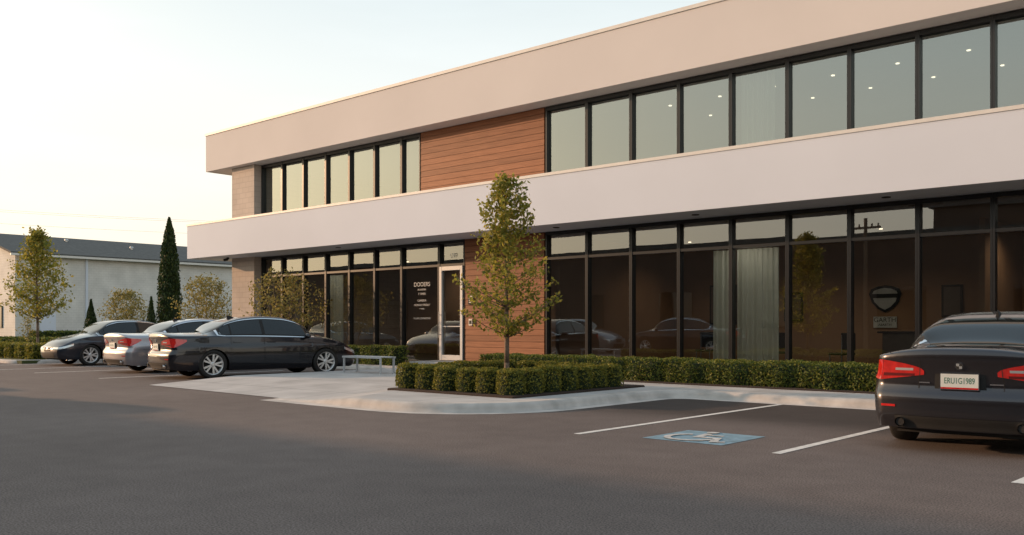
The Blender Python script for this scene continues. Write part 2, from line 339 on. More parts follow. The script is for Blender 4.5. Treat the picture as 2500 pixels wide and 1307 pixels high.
# ------------------------------------------------------------------ main building
BO=(-14,20,0)
B=empty("office_building",BO)
meta(B,"two-storey office building with pale stucco bands, black glazing, cedar cladding","office building")
Yf=19.75
XR=3.85
b=MB();b.box(-31.65,-30.12,19.35,34,0,3.925);b.box(-31.65,-30.12,19.35,34,5.25,7.415)
b.box(-30.12,XR,33.7,34,0,3.925);b.box(-30.12,XR,33.7,34,5.25,7.415)
b.box(XR+.02,XR+.5,19.6,34,0,3.925);b.box(XR+.02,XR+.5,19.6,34,5.25,7.415)
b.build("wall",M['block'],B)
b=MB();b.box(-33.15,XR+1.2,18.3,34.3,3.93,5.2);o=b.build("fascia",M['fascia_lo'],B,bevel=.01);o["label"]="shade-tinted stucco band wrapping the building between the storeys"
b=MB();b.box(-33.17,XR+1.22,18.28,34.32,5.2,5.275);b.build("coping",M['coping'],B)
b=MB();b.box(-33.1,XR+1.0,19.07,34.2,7.42,8.84);o=b.build("fascia",M['fascia_up'],B,bevel=.01);o["label"]="sun-tinted beige stucco parapet band along the roof"
b=MB();b.box(-33.13,XR+1.03,19.04,34.23,8.84,8.93);b.build("coping",M['coping'],B)
b=MB()
b.box(-30.1,XR,27.0,27.15,H,3.92,0);b.box(-16.3,-16.15,20.3,26.98,H,3.92,0);b.box(-23.7,-23.55,23,26.98,H,3.92,0)
b.box(-30.1,XR,27.5,27.65,5.28,7.28,1);b.box(-21.3,-16.1,19.95,20.1,5.28,7.28,1)
b.box(-6.0,-5.88,23.4,26.98,H,3.92,0)
b.build("interior_wall",[M['int_wall_lo'],M['int_wall_up']],B)
b=MB();b.box(-30.1,XR,19.95,33.6,0,H+.005);b.box(-30.1,XR,20.0,33.6,5.277,5.29);b.build("floor",M['int_floor'],B)
b=MB();b.box(-30.1,XR,19.9,27.4,7.30,7.40,0);b.box(-30.1,XR,19.9,26.9,3.86,3.925,1);b.build("ceiling",[M['ceiling'],M['ceiling_lo']],B)
def planks(x0,x1,y0,y1,z0,z1,h=.178):
    b=MB();z=z0
    while z<z1-.02:
        zt=min(z+h-.009,z1)
        b.add([(x0,y0,z),(x1,y0,z),(x1,y1,z),(x0,y1,z),(x0,y0+.006,zt),(x1,y0+.006,zt),(x1,y1,zt),(x0,y1,zt)],
              [(0,3,2,1),(4,5,6,7),(0,1,5,4),(1,2,6,5),(2,3,7,6),(3,0,4,7)])
        z+=h
    return b
b=planks(-21.24,-16.2,19.66,19.72,5.29,7.41);b.build("cladding",M['wood'],B)
b=planks(-19.3,-16.2,19.66,19.72,H+.02,3.92);b.build("cladding",M['wood'],B)
b=MB();b.box(-21.24,-16.16,19.725,19.9,5.28,7.41);b.box(-19.3,-16.16,19.725,19.9,H,3.92);b.build("cladding_backing",M['black'],B)
def window(x0,x1,z0,z1,transom=None,head=.06,lw=.045,rw=.045):
    b=MB();yo,yi=Yf-.10,Yf+.08;g=.002
    b.box(x0+g,x0+lw,yo,yi,z0,z1);b.box(x1-rw,x1-g,yo,yi,z0,z1)
    b.box(x0+lw,x1-rw,yo+.01,yi,z1-head,z1);b.box(x0+lw,x1-rw,yo+.01,yi,z0,z0+.09)
    if transom: b.box(x0+lw,x1-rw,yo+.012,yi,transom-.035,transom+.035)
    w=b.build("window",M['frame'],B)
    gl=MB();t=random.uniform(-.0035,.0035);t2=random.uniform(-.002,.002)
    def pane(za,zb):
        gl.add([(x0+lw,Yf-t,za),(x1-rw,Yf+t,za),(x1-rw,Yf+t+t2,zb),(x0+lw,Yf-t+t2,zb)],[(0,1,2,3)])
    if transom: pane(z0+.09,transom-.035);pane(transom+.035,z1-head)
    else: pane(z0+.09,z1-head)
    me=gl.build("glass",M['glass'] if transom else M['glassup']);me.parent=w;
    me.location=(-BO[0],-BO[1],-BO[2])
    return w
XL=[-30.1,-28.78,-27.46,-26.14,-24.83,-23.50,-22.16,-21.26]
XRr=[-16.14+1.4175*i for i in range(15)]; XRr=[x for x in XRr if x<XR+.1]
for i in range(len(XL)-1): window(XL[i],XL[i+1],5.29,7.40,head=.1)
for i in range(len(XRr)-1): window(XRr[i],XRr[i+1],5.29,7.40,head=.1)
XLl=XL[:7]+[-20.42]
for i in range(len(XLl)-1): window(XLl[i],XLl[i+1],H,3.92,transom=3.18,head=.09)
for i in range(len(XRr)-1): window(XRr[i],XRr[i+1],H,3.92,transom=3.18,head=.09)
b=MB();yo,yi=Yf-.10,Yf+.08
b.box(-20.418,-20.37,yo,yi,H,3.92);b.box(-19.35,-19.302,yo,yi,H,3.92);b.box(-20.37,-19.35,yo+.01,yi,3.84,3.92);b.box(-20.37,-19.35,yo+.01,yi,3.15,3.22)
w=b.build("window",M['frame'],B);w["label"]="black framed transom light over the entrance door"
g=MB();g.add([(-20.37,Yf,3.22),(-19.35,Yf,3.22),(-19.35,Yf,3.84),(-20.37,Yf,3.84)],[(0,1,2,3)]);o=g.build("glass",M['glass']);o.parent=w;o.location=(14,-20,0)
b=MB();dx0,dx1,dz0,dz1=-20.36,-19.36,H+.13,3.14
yo2,yi2=Yf-.13,Yf-.02
b.box(dx0,dx0+.10,yo2,yi2,dz0,dz1);b.box(dx1-.10,dx1,yo2,yi2,dz0,dz1);b.box(dx0+.10,dx1-.10,yo2+.003,yi2,dz1-.13,dz1);b.box(dx0+.10,dx1-.10,yo2+.003,yi2,dz0,dz0+.16);b.box(dx0+.10,dx1-.10,yo2+.03,yi2,1.28,1.31)
d=b.build("door",M['doorframe'],B,bevel=.006);d["label"]="glazed entrance door with silver frame"
g=MB();g.add([(dx0+.10,Yf-.07,dz0+.16),(dx1-.10,Yf-.07,dz0+.16),(dx1-.10,Yf-.07,dz1-.13),(dx0+.10,Yf-.07,dz1-.13)],[(0,1,2,3)]);o=g.build("glass",M['glass']);o.parent=d;o.location=(14,-20,0)
h=MB();h.tube((dx0+.06,Yf-.2,.95),(dx0+.06,Yf-.2,1.75),.016,.016);h.tube((dx0+.06,Yf-.2,1.05),(dx0+.06,Yf-.13,1.05),.012,.012);h.tube((dx0+.06,Yf-.2,1.65),(dx0+.06,Yf-.13,1.65),.012,.012)
o=h.build("handle",M['steel']);o.parent=d;o.location=(14,-20,0)
b=MB();b.box(-20.5,-17.6,18.5,Yf-.14,H,H+.12);b.build("step",M['pave'],B,bevel=.02)
def lampat(x,y,z,e,c=(1,.80,.58)):  # spots for the ceiling lamps, also used as added fill
    l=bpy.data.lights.new("downlight_and_fill","SPOT");l.energy=e;l.color=c;l.shadow_soft_size=.04;l.spot_size=math.radians(150);l.spot_blend=.8
    o=bpy.data.objects.new("downlight_and_fill",l);o.location=(x-BO[0],y-BO[1],z);link(o,B)
for ri,row in enumerate((21.4,23.15)):
    x=-13.2+ (.0 if ri==0 else .25)
    while x<3.3:
        b=MB();b.tube((x,row,7.28),(x,row,7.299),.042,.042,12);b.build("ceiling_light",M['lamp'],B)
        x+=1.5
for x in(-12,-7.5,-3,1): lampat(x,24.5,7.22,60,(1,.95,.86))
for x in(-28,-24): lampat(x,23.5,7.22,50,(1,.95,.86))  # unseen lamps added to brighten the upper left rooms
for x in(-14.3,-11.2,-8.6,-5.0,-1.5,-19,-22.5,-27):  # unseen ground-floor discs and spots, added to brighten the rooms
    b=MB();b.tube((x,24.3,3.84),(x,24.3,3.859),.045,.045,12);b.build("ceiling_light",M['lamp'],B)
    lampat(x,24.3,3.80,42)
lampat(-10.3,20.7,3.80,34,(1,.92,.80));lampat(-26.1,20.7,3.80,20,(1,.92,.80))  # extra fill without fittings, added to brighten the curtains
for x in(-15.2,-11,-6.6,-2.2,-24.5):
    b=MB();b.tube((x,18.95,3.915),(x,18.95,3.93),.09,.09,14);b.build("soffit_light",M['black'],B)
def text(s,size,loc,rot,mat,name,parent=None,ext=.001,align='CENTER',sx=1):
    c=bpy.data.curves.new(name,'FONT');c.body=s;c.size=size;c.extrude=ext;c.align_x=align;c.align_y='CENTER'
    t=bpy.data.objects.new(name,c);COL.objects.link(t)
    bpy.context.view_layer.update()
    me=bpy.data.meshes.new_from_object(t.evaluated_get(bpy.context.evaluated_depsgraph_get()))
    bpy.data.objects.remove(t)
    o=bpy.data.objects.new(name,me);me.materials.clear();me.materials.append(mat);link(o,parent)
    o.location=loc;o.rotation_euler=rot;o.scale=(sx,1,1);return o
R90=(math.radians(90),0,0)
def btext(s,size,x,y,z,mat=None,sx=1): 
    return text(s,size,(x-BO[0],y-BO[1],z),R90,mat or M['white'],"lettering",B,sx=sx)
lx=-21.25
btext("DOOERS",.19,lx,Yf-.03,2.62)
for s,z,sz in(("BUSINESSES",2.46,.075),("F TIMES",2.32,.10),("CAFRERIA",2.11,.09),("MONDAY FRIDAY",1.97,.09),("F TIMES",1.85,.065),("A CAFE LOUNGE BAR",1.55,.08)):
    btext(s,sz,lx,Yf-.03,z)
btext("199",.2,-19.86,Yf-.03,3.46,M['steel'])
b=MB();b.box(-19.12,-18.9,19.62,19.655,1.95,2.25);
for i in range(4): b.box(-19.08,-18.94,19.614,19.62,2.0+i*.06,2.03+i*.06,1)
b.build("sign_plate",[M['black'],M['steel']],B,bevel=.004)
b=MB();b.box(-19.08,-18.93,19.60,19.655,1.32,1.52);b.box(-19.05,-18.96,19.594,19.6,1.37,1.47,1);b.build("intercom",[M['steel'],M['black']],B,bevel=.004)
b=MB();b.tube((-31.2,18.9,3.93),(-31.2,18.9,3.86),.05,.05,10);b.tube((-31.2,18.9,3.86),(-31.25,18.75,3.82),.055,.05,12);b.build("security_camera",M['black'],B)
def curtain(x0,x1,y,z0,z1,label):
    n=max(60,int((x1-x0)*110));P=[]
    for i in range(n+1):
        x=x0+(x1-x0)*i/n;ph=(x)*2*math.pi/.13
        P.append([(x+.012*math.sin(ph*.37),y+.05*math.sin(ph)*(.7+.3*t)+.02*math.sin(ph*.31),z0+(z1-z0)*(1-t)) for t in(0,.5,1)])
    b=MB();b.grid(P);o=b.build("curtain",M['curtain'],origin=(x0,y,z0),smooth=True);meta(o,label,"curtain");return o
curtain(-11.1,-10.62,20.0,.3,3.14,"narrow pale green sheer curtain hanging behind ground floor glazing")
curtain(-10.5,-9.4,20.0,.2,3.14,"wide pale green sheer curtain hanging behind ground floor glazing")
curtain(-10.4,-9.5,20.0,5.3,7.29,"pale green sheer curtain behind upper floor window")
curtain(-26.6,-25.6,20.0,.2,3.1,"pale sheer curtain behind glazing near the entrance")
def wallsign():
    cx,cz=-9.42,2.1
    E=empty("wall_sign",(cx,26.9,cz));meta(E,"dark shield emblem with small pale plaque on brown interior wall","sign")
    def shield(k): return [(-.46*k,.14*k),(-.40*k,.28*k),(-.2*k,.36*k),(0,.39*k),(.2*k,.36*k),(.40*k,.28*k),(.46*k,.14*k),(.38*k,-.10*k),(.2*k,-.30*k),(0,-.40*k),(-.2*k,-.30*k),(-.38*k,-.10*k)]
    def slab(b,pts,y0,y1,mi=0):
        n=len(pts);b.add([(cx+x,y0,cz+z) for x,z in pts]+[(cx+x,y1,cz+z) for x,z in pts],[tuple(range(n)),tuple(range(n,2*n))]+[(i,(i+1)%n,n+(i+1)%n,n+i) for i in range(n)],mi)
    b=MB();slab(b,shield(1.0),26.95,26.98);b.build("shield",M['black'],E)
    b=MB();slab(b,shield(.80),26.93,26.949);b.build("panel",M['steel'],E)
    b=MB();b.box(cx-.38,cx+.38,26.915,26.929,cz+.02,cz+.14);b.build("emblem",M['black'],E)
    b=MB();b.box(cx-.33,cx+.33,26.94,26.98,1.26,1.58);b.build("plaque",M['plate'],E)
    text("GARTH",.19,(0,.035,-.62),R90,M['black'],"lettering",E);text("ABARTH",.1,(0,.035,-.76),R90,M['black'],"lettering",E)
wallsign()
def picture(x,z,w,h):
    E=MB();E.box(x-w/2,x+w/2,26.93,26.98,z-h/2,z+h/2,0);E.box(x-w/2+.06,x+w/2-.06,26.92,26.93,z-h/2+.06,z+h/2-.06,1)
    o=E.build("picture_frame",[M['black'],M['int_floor']],origin=(x,26.95,z));meta(o,"dark framed picture hanging on brown interior wall","picture")
for x,z,w,h in((-14.6,2.0,1.0,1.3),(-12.2,1.9,.6,.9),(-18.4,2.0,.9,.6),(-7.6,2.0,.55,.9),(-26.6,2,1,.8)): picture(x,z,w,h)
def chair(x,y,r):
    E=empty("chair",(x,y,H),rot=r);meta(E,"dark visitor chair standing in the ground floor room","chair")
    b=MB();b.box(-.24,.24,-.24,.24,.43,.49);b.build("seat",M['black'],E,local=True,bevel=.02)
    b=MB();b.box(-.23,.23,.2,.25,.55,1.0);b.build("backrest",M['black'],E,local=True,bevel=.02)
    for sx_ in(-1,1):
        for sy_ in(-1,1):
            b=MB();b.tube((sx_*.2,sy_*.2,0),(sx_*.2,sy_*.21,.43 if sy_<0 else .95),.015,.015,6);b.build("leg",M['steel'],E,local=True)
chair(-10.9,23.4,.5);chair(-9.2,23.2,-.4);chair(-13.6,24,.2)
b=MB();b.box(-8.6,-5.2,24.4,25.1,H,1.12,0);b.box(-8.7,-5.1,24.3,25.2,1.12,1.17,1);o=b.build("reception_desk",[M['int_floor'],M['black']],origin=(-7,24.8,H),bevel=.01);meta(o,"dark reception desk inside the ground floor room","desk")
# ------------------------------------------------------------------ neighbour
NO=(-83,40,0);NB=empty("neighbouring_building",NO);meta(NB,"long low white painted block building with grey shingle gable roof","building")
b=MB();b.box(-91,-75,27.2,64,0,6.9)
b.add([(-91,27.2,6.9),(-75,27.2,6.9),(-83,27.2,8.8),(-91,64,6.9),(-75,64,6.9),(-83,64,8.8)],[(0,1,2),(3,5,4)]);b.build("wall",M['painted_block'],NB)
b=MB()
for sg in(-1,1):
    xe=-83+sg*8.5;zt=8.95;ze=6.86
    vs=[(xe,26.7,ze),(-83,26.7,zt),(-83,64.5,zt),(xe,64.5,ze)];b.add(vs+[(x,y,z+.15) for x,y,z in vs],[(0,1,2,3),(7,6,5,4),(0,4,5,1),(3,2,6,7),(0,3,7,4)])
b.build("roof",M['shingle'],NB)
b=MB();b.box(-74.62,-74.45,26.7,64.5,6.73,6.9);b.build("gutter",M['coping'],NB)
for y in(32.6,39.4,46.5):
    b=MB();b.box(-75,-74.85,y-.08,y+.08,.2,6.8);b.build("downspout",M['fascia_lo'],NB)
for (x,y,z) in((-81,33.5,8.5),(-79,38.3,8.05)):
    b=MB();b.tube((x,y,z-.4),(x,y,z+.2),.1,.1,10);b.tube((x,y,z+.2),(x,y,z+.32),.18,.14,10);b.build("roof_vent",M['steel'],NB)
b=MB();b.box(-75.0,-74.94,29,30.2,.1,2.3);b.build("door",M['fascia_lo'],NB)
b=MB()
for x in(-78.2,): b.box(x-.7,x+.7,27.1,27.2,1.2,2.9)
b.build("window",M['frame'],NB)
OO=(-38,-12,0);OB=empty("warehouse",OO);meta(OB,"long low dark brick warehouse facing the car park","warehouse")
b=MB();b.box(-98,14,-18,-5.2,0,5.6);b.box(-15,13.5,-17.5,-9.5,5.9,7.4);b.build("wall",M['darkbrick'],OB)
b=MB();b.box(-98.2,14.2,-18.2,-5.0,5.6,5.9);b.box(-15.2,13.7,-17.7,-9.3,7.4,7.6);b.build("parapet",M['shingle'],OB)
for x in range(-93,12,6):
    b=MB();b.box(x-1,x+1,-5.2,-5.15,1.2,3.2);b.build("window",M['carglass'],OB)
def pole(x,y,h,label):
    E=MB();E.tube((x,y,0),(x,y,h),.11,.08,10);E.box(x-.7,x+.7,y-.05,y+.05,h-.5,h-.4)
    for dx in(-.6,-.3,.3,.6):E.tube((x+dx,y,h-.4),(x+dx,y,h-.27),.04,.04,6)
    o=E.build("utility_pole",M['bark'],origin=(x,y,0));meta(o,label,"utility pole");return o
pole(-16.2,-4.2,6.5,"wooden utility pole with crossarm beside the warehouse")
pole(-125,30,16.2,"tall wooden utility pole carrying power lines")
pole(-55,118,16.2,"tall wooden utility pole carrying power lines")
for k,(dz,dx) in enumerate(((0,-1),(0,1),(-1.5,0))):
    b=MB();pts=[]
    for i in range(25):
        t=i/24;pts.append((-125+dx+70*t,30+88*t,15.7+dz-2.6*4*t*(1-t)*.7))
    b.path(pts,[.014]*25,5);o=b.build("power_line",M['steel'],origin=pts[0]);meta(o,"thin overhead power line sagging between utility poles","power line","overhead power lines")
# ------------------------------------------------------------------ foliage
def leaves(centers,size,jit=.35,up=None):
    n=len(centers);c=np.asarray(centers)
    a=rng.normal(size=(n,3));
    if up is not None: a=a*.45+np.array(up)
    a/=np.linalg.norm(a,axis=1)[:,None]
    b_=rng.normal(size=(n,3));b_=np.cross(a,b_);b_/=np.linalg.norm(b_,axis=1)[:,None]
    s=(size*(1+jit*rng.uniform(-1,1,n)))[:,None]
    nrm=np.cross(a,b_)
    V=np.stack([c-a*s*.55,c+b_*s*.32+nrm*s*.06,c+a*s*.6,c-b_*s*.32+nrm*s*.06],1).reshape(-1,3)
    F=np.arange(n*4).reshape(-1,4)
    return V,F
def leafobj(name,V,F,mat,parent=None,origin=(0,0,0)):
    me=bpy.data.meshes.new(name);V=V-np.array(origin)
    me.from_pydata(V.tolist(),[],F.tolist());me.materials.append(mat);me.update()
    o=bpy.data.objects.new(name,me);link(o,parent)
    if parent is None:o.location=origin
    return o
def tree(name,label,cat,loc,Ht,z0,prof,tr,nb,nl,ls,mat,stems=1,spread=.09,rise=.55):
    E=empty(name,loc);meta(E,label,cat)
    x,y,zb=loc;tb=MB();C=[]
    bases=[]
    for s in range(stems):
        if stems==1: pts=[Vector((x+.03*math.sin(t*3)*Ht*.2,y+.03*math.cos(t*4)*Ht*.2-.03*Ht*.2,zb+Ht*.96*t)) for t in np.linspace(0,1,9)]
        else:
            a=s*2*math.pi/stems+.5;R=prof(.6)*.55
            pts=[Vector((x+math.cos(a)*(.08+R*t**1.2),y+math.sin(a)*(.08+R*t**1.2),zb+Ht*.85*t)) for t in np.linspace(0,1,9)]
        rs=[tr*(1-.85*t)+.004 for t in np.linspace(0,1,9)]
        tb.path(pts,rs,8);bases.append(pts)
    for i in range(nb):
        t=((i+.5)/nb)**.9;z=z0+t*(Ht-z0);R=prof(t)*random.uniform(.62,1.18)
        a=i*2.39996+random.uniform(-.4,.4)
        pts=bases[i%stems];zs=max(z0*.75,z-R*rise);k=min(.999,zs/(Ht*(.96 if stems==1 else .85)))*8;ki=int(k)
        p0=pts[ki].lerp(pts[ki+1],k-ki)
        p2=Vector((x+math.cos(a)*R,y+math.sin(a)*R,zb+z))
        p1=p0.lerp(p2,.5)+Vector((0,0,-.06*R))
        r0=tr*.30*(1-.6*t)
        tb.path([p0,p1,p2],[r0,r0*.6,r0*.25],5)
        for q in range(nl):
            u=random.uniform(.18,1.05)**.7;p=p0.lerp(p1,u*2) if u<.5 else p1.lerp(p2,(u-.5)*2)
            s=spread*(.5+.7*math.sin(min(1,u)*2.6))
            C.append((p.x+random.gauss(0,s),p.y+random.gauss(0,s),p.z+random.gauss(0,s*.75)))
    tb.build("trunk",M['bark'],E,smooth=True)
    V,F=leaves(C,ls);V=V-np.array(loc);leafobj("crown",V,F,mat,E)
    return E
def pf(ts,rs): return lambda t: float(np.interp(t,ts,rs))
tree("young_tree","slender young tree with yellow-green leaves in a hedged planter","tree",(-11.55,12.9,H),4.02,1.15,
     pf([0,.12,.28,.42,.55,.8,.93,1],[.42,.86,1.0,.72,.54,.46,.32,.05]),.05,92,54,.075,M['leafA'],spread=.07)
tree("young_tree","yellow-green young tree on the verge beside low white building","tree",(-44.2,17.0,.11),5.6,1.9,
     pf([0,.15,.35,.6,.8,1],[.9,1.5,1.4,1.0,.6,.1]),.07,86,50,.13,M['leafA'],spread=.14)
tree("shrub","multi-stemmed pale green shrub tree in front of corner glazing","shrub",(-26.6,18.25,H),3.05,1.2,
     pf([0,.3,.7,1],[.95,1.45,1.2,.6]),.03,84,34,.085,M['leafD'],stems=4,spread=.11)
tree("shrub","pale yellow-green rounded shrub at the building corner","shrub",(-41.1,23.7,.11),3.65,1.3,
     pf([0,.3,.7,1],[.9,1.5,1.2,.4]),.04,74,42,.11,M['leafD'],stems=3,spread=.15)
tree("shrub","pale yellow-green rounded shrub beside white block wall","shrub",(-49,23.4,.11),3.2,1.5,
     pf([0,.3,.7,1],[.8,1.4,1.1,.3]),.04,64,38,.11,M['leafD'],stems=3,spread=.14)
tree("sapling","tiny staked sapling on the verge","sapling",(-47.7,17.9,.11),1.7,.6,
     pf([0,.4,1],[.3,.4,.1]),.02,20,18,.08,M['leafD'],spread=.1)
def conifer(name,label,cat,loc,Ht,prof,n,ls,up=(0,0,1)):
    E=empty(name,loc);meta(E,label,cat);C=[]
    b=MB();K=14;rows=[]
    for i in range(13):
        t=i/12;rr=prof(t)*.78
        rows.append([(loc[0]+rr*math.cos(a)*(1+.12*math.sin(a*3+i)),loc[1]+rr*math.sin(a)*(1+.12*math.sin(a*3+i)),loc[2]+.1+Ht*.95*t) for a in [2*math.pi*j/K for j in range(K+1)]])
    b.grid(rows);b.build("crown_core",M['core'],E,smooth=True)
    tb=MB();tb.tube(loc,(loc[0],loc[1],loc[2]+.5),.07,.06);tb.build("trunk",M['bark'],E)
    for i in range(n):
        t=random.random()**.85;a=random.uniform(0,2*math.pi);R=prof(t)*(1+.10*math.sin(a*5+t*23)+random.uniform(-.22,.08))
        C.append((R*math.cos(a),R*math.sin(a),.08+Ht*t))
    V,F=leaves(C,ls,up=up);leafobj("crown",V,F,M['leafC'],E);return E
conifer("cypress_tree","tall narrow dark green columnar cypress","tree",(-45.3,24,.11),6.8,pf([0,.1,.4,.7,.9,1],[.4,.58,.55,.40,.2,.02]),6000,.13)
conifer("conifer_shrub","small dark conical evergreen beside white wall","shrub",(-46.4,20.4,.11),2.45,pf([0,.1,1],[.42,.48,.02]),1800,.09)
conifer("conifer_shrub","small dark conical evergreen beside the tall cypress","shrub",(-44.1,22.4,.11),2.6,pf([0,.1,1],[.34,.38,.02]),1500,.09)
conifer("conifer_shrub","dark conical evergreen at the edge of the verge","shrub",(-66,18,.11),3.6,pf([0,.1,1],[.7,.8,.02]),1500,.12)
def hedge(label,x0,x1,y0,y1,zb,ht,n,ls,mat,name="hedge"):
    ox,oy=(x0+x1)/2,(y0+y1)/2
    E=empty(name,(ox,oy,zb));meta(E,label,"hedge")
    def hh(x,y): return ht*(1+.02*math.sin(x*5.1+y*1.3)+.02*math.sin(x*11.3+y*7)+.02*math.sin(x*2.3))
    def off(x): return .045*math.sin(x*6.3)+.025*math.sin(x*13.1+1)
    lng=(x1-x0)>(y1-y0)
    b=MB();rows=[];m=int(max(x1-x0,y1-y0)/.12)+2
    for i in range(m+1):
        t=i/m
        if lng:
            x=x0+.08+(x1-x0-.16)*t;o=off(x)*.6
            sec=[(x,y0+.1-o,zb),(x,y0+.08-o,zb+ht*.6),(x,y0+.16-o,zb+hh(x,y0)-.07),(x,oy,zb+hh(x,oy)-.05),(x,y1-.16,zb+hh(x,y1)-.07),(x,y1-.08,zb)]
        else:
            y=y0+.08+(y1-y0-.16)*t;o=off(y)*.6
            sec=[(x0+.1-o,y,zb),(x0+.08-o,y,zb+ht*.6),(x0+.16,y,zb+hh(x0,y)-.07),(ox,y,zb+hh(ox,y)-.05),(x1-.16,y,zb+hh(x1,y)-.07),(x1-.08,y,zb)]
        rows.append(sec)
    b.grid(rows);mm=len(rows[0]);b.add(rows[0],[tuple(range(mm))]);b.add(rows[-1],[tuple(range(mm))])
    b.build("shade_core",M['core'],E)  # solid dark core, coloured as the shade between the leaves
    C=[]
    for i in range(n):
        k=random.random();x=random.uniform(x0,x1);y=random.uniform(y0,y1);dd=abs(random.gauss(0,.028))
        if k<.42: C.append((x,y,zb+hh(x,y)-dd+.005))
        elif k<.80:
            if lng: z=random.uniform(.02,1)*hh(x,y0);C.append((x,y0+.02-off(x)+dd+ .10*max(0,z/ht-.8)*2,zb+z))
            else: z=random.uniform(.02,1)*hh(x1,y);C.append((x1-.02-off(y)*.5-dd,y,zb+z))
        elif k<.9: 
            z=random.uniform(.02,1)*ht
            if lng:C.append((x,y1-dd,zb+z))
            else:C.append((x0+dd,y,zb+z))
        else:
            z=random.uniform(.02,1)*ht
            if lng:C.append((x0+dd if random.random()<.5 else x1-dd,y,zb+z))
            else:C.append((x,y0+dd if random.random()<.5 else y1-dd,zb+z))
    V,F=leaves(C,ls);V=V-np.array((ox,oy,zb));leafobj("foliage",V,F,mat,E)
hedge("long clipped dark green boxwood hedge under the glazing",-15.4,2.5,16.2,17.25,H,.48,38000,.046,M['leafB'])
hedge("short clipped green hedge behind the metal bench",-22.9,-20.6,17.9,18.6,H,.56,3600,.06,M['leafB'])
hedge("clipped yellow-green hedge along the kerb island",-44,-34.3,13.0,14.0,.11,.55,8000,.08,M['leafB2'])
hedge("low planting strip along the white block wall",-74.4,-73.2,28,60,.1,.8,5000,.2,M['leafB'])
hedge("low planting in front of the verge trees",-60,-47,20.5,21.5,.1,.55,4500,.12,M['leafB'])
def bush_mesh(seed):
    random.seed(seed);R=.245;Hh=.42
    b=MB();rows=[]
    for i in range(8):
        t=i/7;rr=R*.84*math.sin(math.pi*(.36+.58*t))**.36
        rows.append([(rr*math.cos(a),rr*math.sin(a),.0+Hh*.88*t) for a in [2*math.pi*j/12 for j in range(13)]])
    b.grid(rows);core=b.build("shade_core",M['core'],None,local=True,smooth=True)  # dark filler standing in for shade inside the bush
    C=[]
    for i in range(1300):
        t=random.random()**.8;a=random.uniform(0,6.283);rr=R*(math.sin(math.pi*(.36+.57*t))**.32)*(1+.04*math.sin(a*4+t*6+seed)+random.uniform(-.11,.04))
        if t>.93: rr*=random.random()**.5
        C.append((rr*math.cos(a),rr*math.sin(a),.02+Hh*t*(1+.02*math.sin(a*3+seed))))
    for i in range(480):
        a=random.uniform(0,6.283);rr=R*.94*random.random()**.5;C.append((rr*math.cos(a),rr*math.sin(a),Hh*(.99-.09*(rr/R)**2)+random.uniform(-.018,.018)))
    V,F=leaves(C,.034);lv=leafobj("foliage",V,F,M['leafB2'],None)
    return core,lv
protos=[bush_mesh(s) for s in(1,2,3)]
spots=[]
for i in range(6): spots.append((-12.6+.505*i,11.38))
for i in range(1,7): spots.append((-10.06,11.38+.46*i))
for i in range(1,7): spots.append((-12.6,11.38+.46*i))
for i in range(1,5): spots.append((-12.6+.505*i,14.14))
for k,(x,y) in enumerate(spots):
    E=empty("boxwood_bush",(x+random.uniform(-.02,.02),y+random.uniform(-.02,.02),H+.03),rot=random.uniform(0,6.28));s=random.uniform(.96,1.05);E.scale=(s,s,s*random.uniform(.97,1.03))
    meta(E,"rounded clipped boxwood bush in the mulch planter","bush","boxwood bushes around the planter")
    for p in protos[k%3]:
        q=p.copy();COL.objects.link(q);q.parent=E;q.location=(0,0,0)
for c,l in protos:
    bpy.data.objects.remove(c);bpy.data.objects.remove(l)
random.seed(11)
BE=empty("park_bench",(-17.9,14.8,H));meta(BE,"backless brushed metal bench on the concrete pavement","bench")
b=MB()
for i in range(5): b.box(-18.65,-17.15,14.56+i*.092,14.56+i*.092+.075,H+.40,H+.42)
b.build("seat",M['doorframe'],BE,bevel=.003)
b=MB();b.box(-18.65,-17.15,14.545,14.558,H+.375,H+.42);b.box(-18.65,-17.15,15.02,15.033,H+.375,H+.42);b.build("rail",M['doorframe'],BE)
for x in(-18.63,-17.21):
    for y in(14.56,14.98):
        b=MB();b.box(x,x+.04,y,y+.04,H,H+.398);b.build("leg",M['doorframe'],BE)
# ------------------------------------------------------------------ cars
def hermite(xs,ys):
    n=len(xs);d=[(ys[i+1]-ys[i])/(xs[i+1]-xs[i]) for i in range(n-1)]
    m=[d[0]]+[0 if d[i-1]*d[i]<=0 else 2*d[i-1]*d[i]/(d[i-1]+d[i]) for i in range(1,n-1)]+[d[-1]]
    def f(x):
        if x<=xs[0]:return ys[0]
        if x>=xs[-1]:return ys[-1]
        i=0
        while x>xs[i+1]: i+=1
        h=xs[i+1]-xs[i];t=(x-xs[i])/h
        return (2*t**3-3*t*t+1)*ys[i]+(t**3-2*t*t+t)*h*m[i]+(-2*t**3+3*t*t)*ys[i+1]+(t**3-t*t)*h*m[i+1]
    return f
Lc=4.85;mid=Lc/2
roof=hermite([0,.07,.4,.84,1.0,1.48,1.9,2.35,2.8,3.1,3.75,4.0,4.4,4.7,4.85],[1.03,1.062,1.055,1.055,1.085,1.315,1.42,1.455,1.435,1.37,1.005,.955,.86,.75,.66])
belt=hermite([0,.2,.6,1.5,3.0,3.8,4.3,4.65,4.85],[.965,.975,.975,.965,.935,.91,.83,.70,.60])
wid=hermite([0,.04,.12,.35,1.0,3.8,4.35,4.62,4.78,4.85],[.79,.84,.875,.905,.92,.92,.895,.84,.76,.68])
sill=hermite([0,.15,.5,4.3,4.7,4.85],[.235,.21,.2,.2,.2,.24])
fz=hermite([.15,.25,.38,.55,.68,.74,.765,.86,1.05],[.93,.965,.985,1.0,.998,.995,.975,.955,.925])
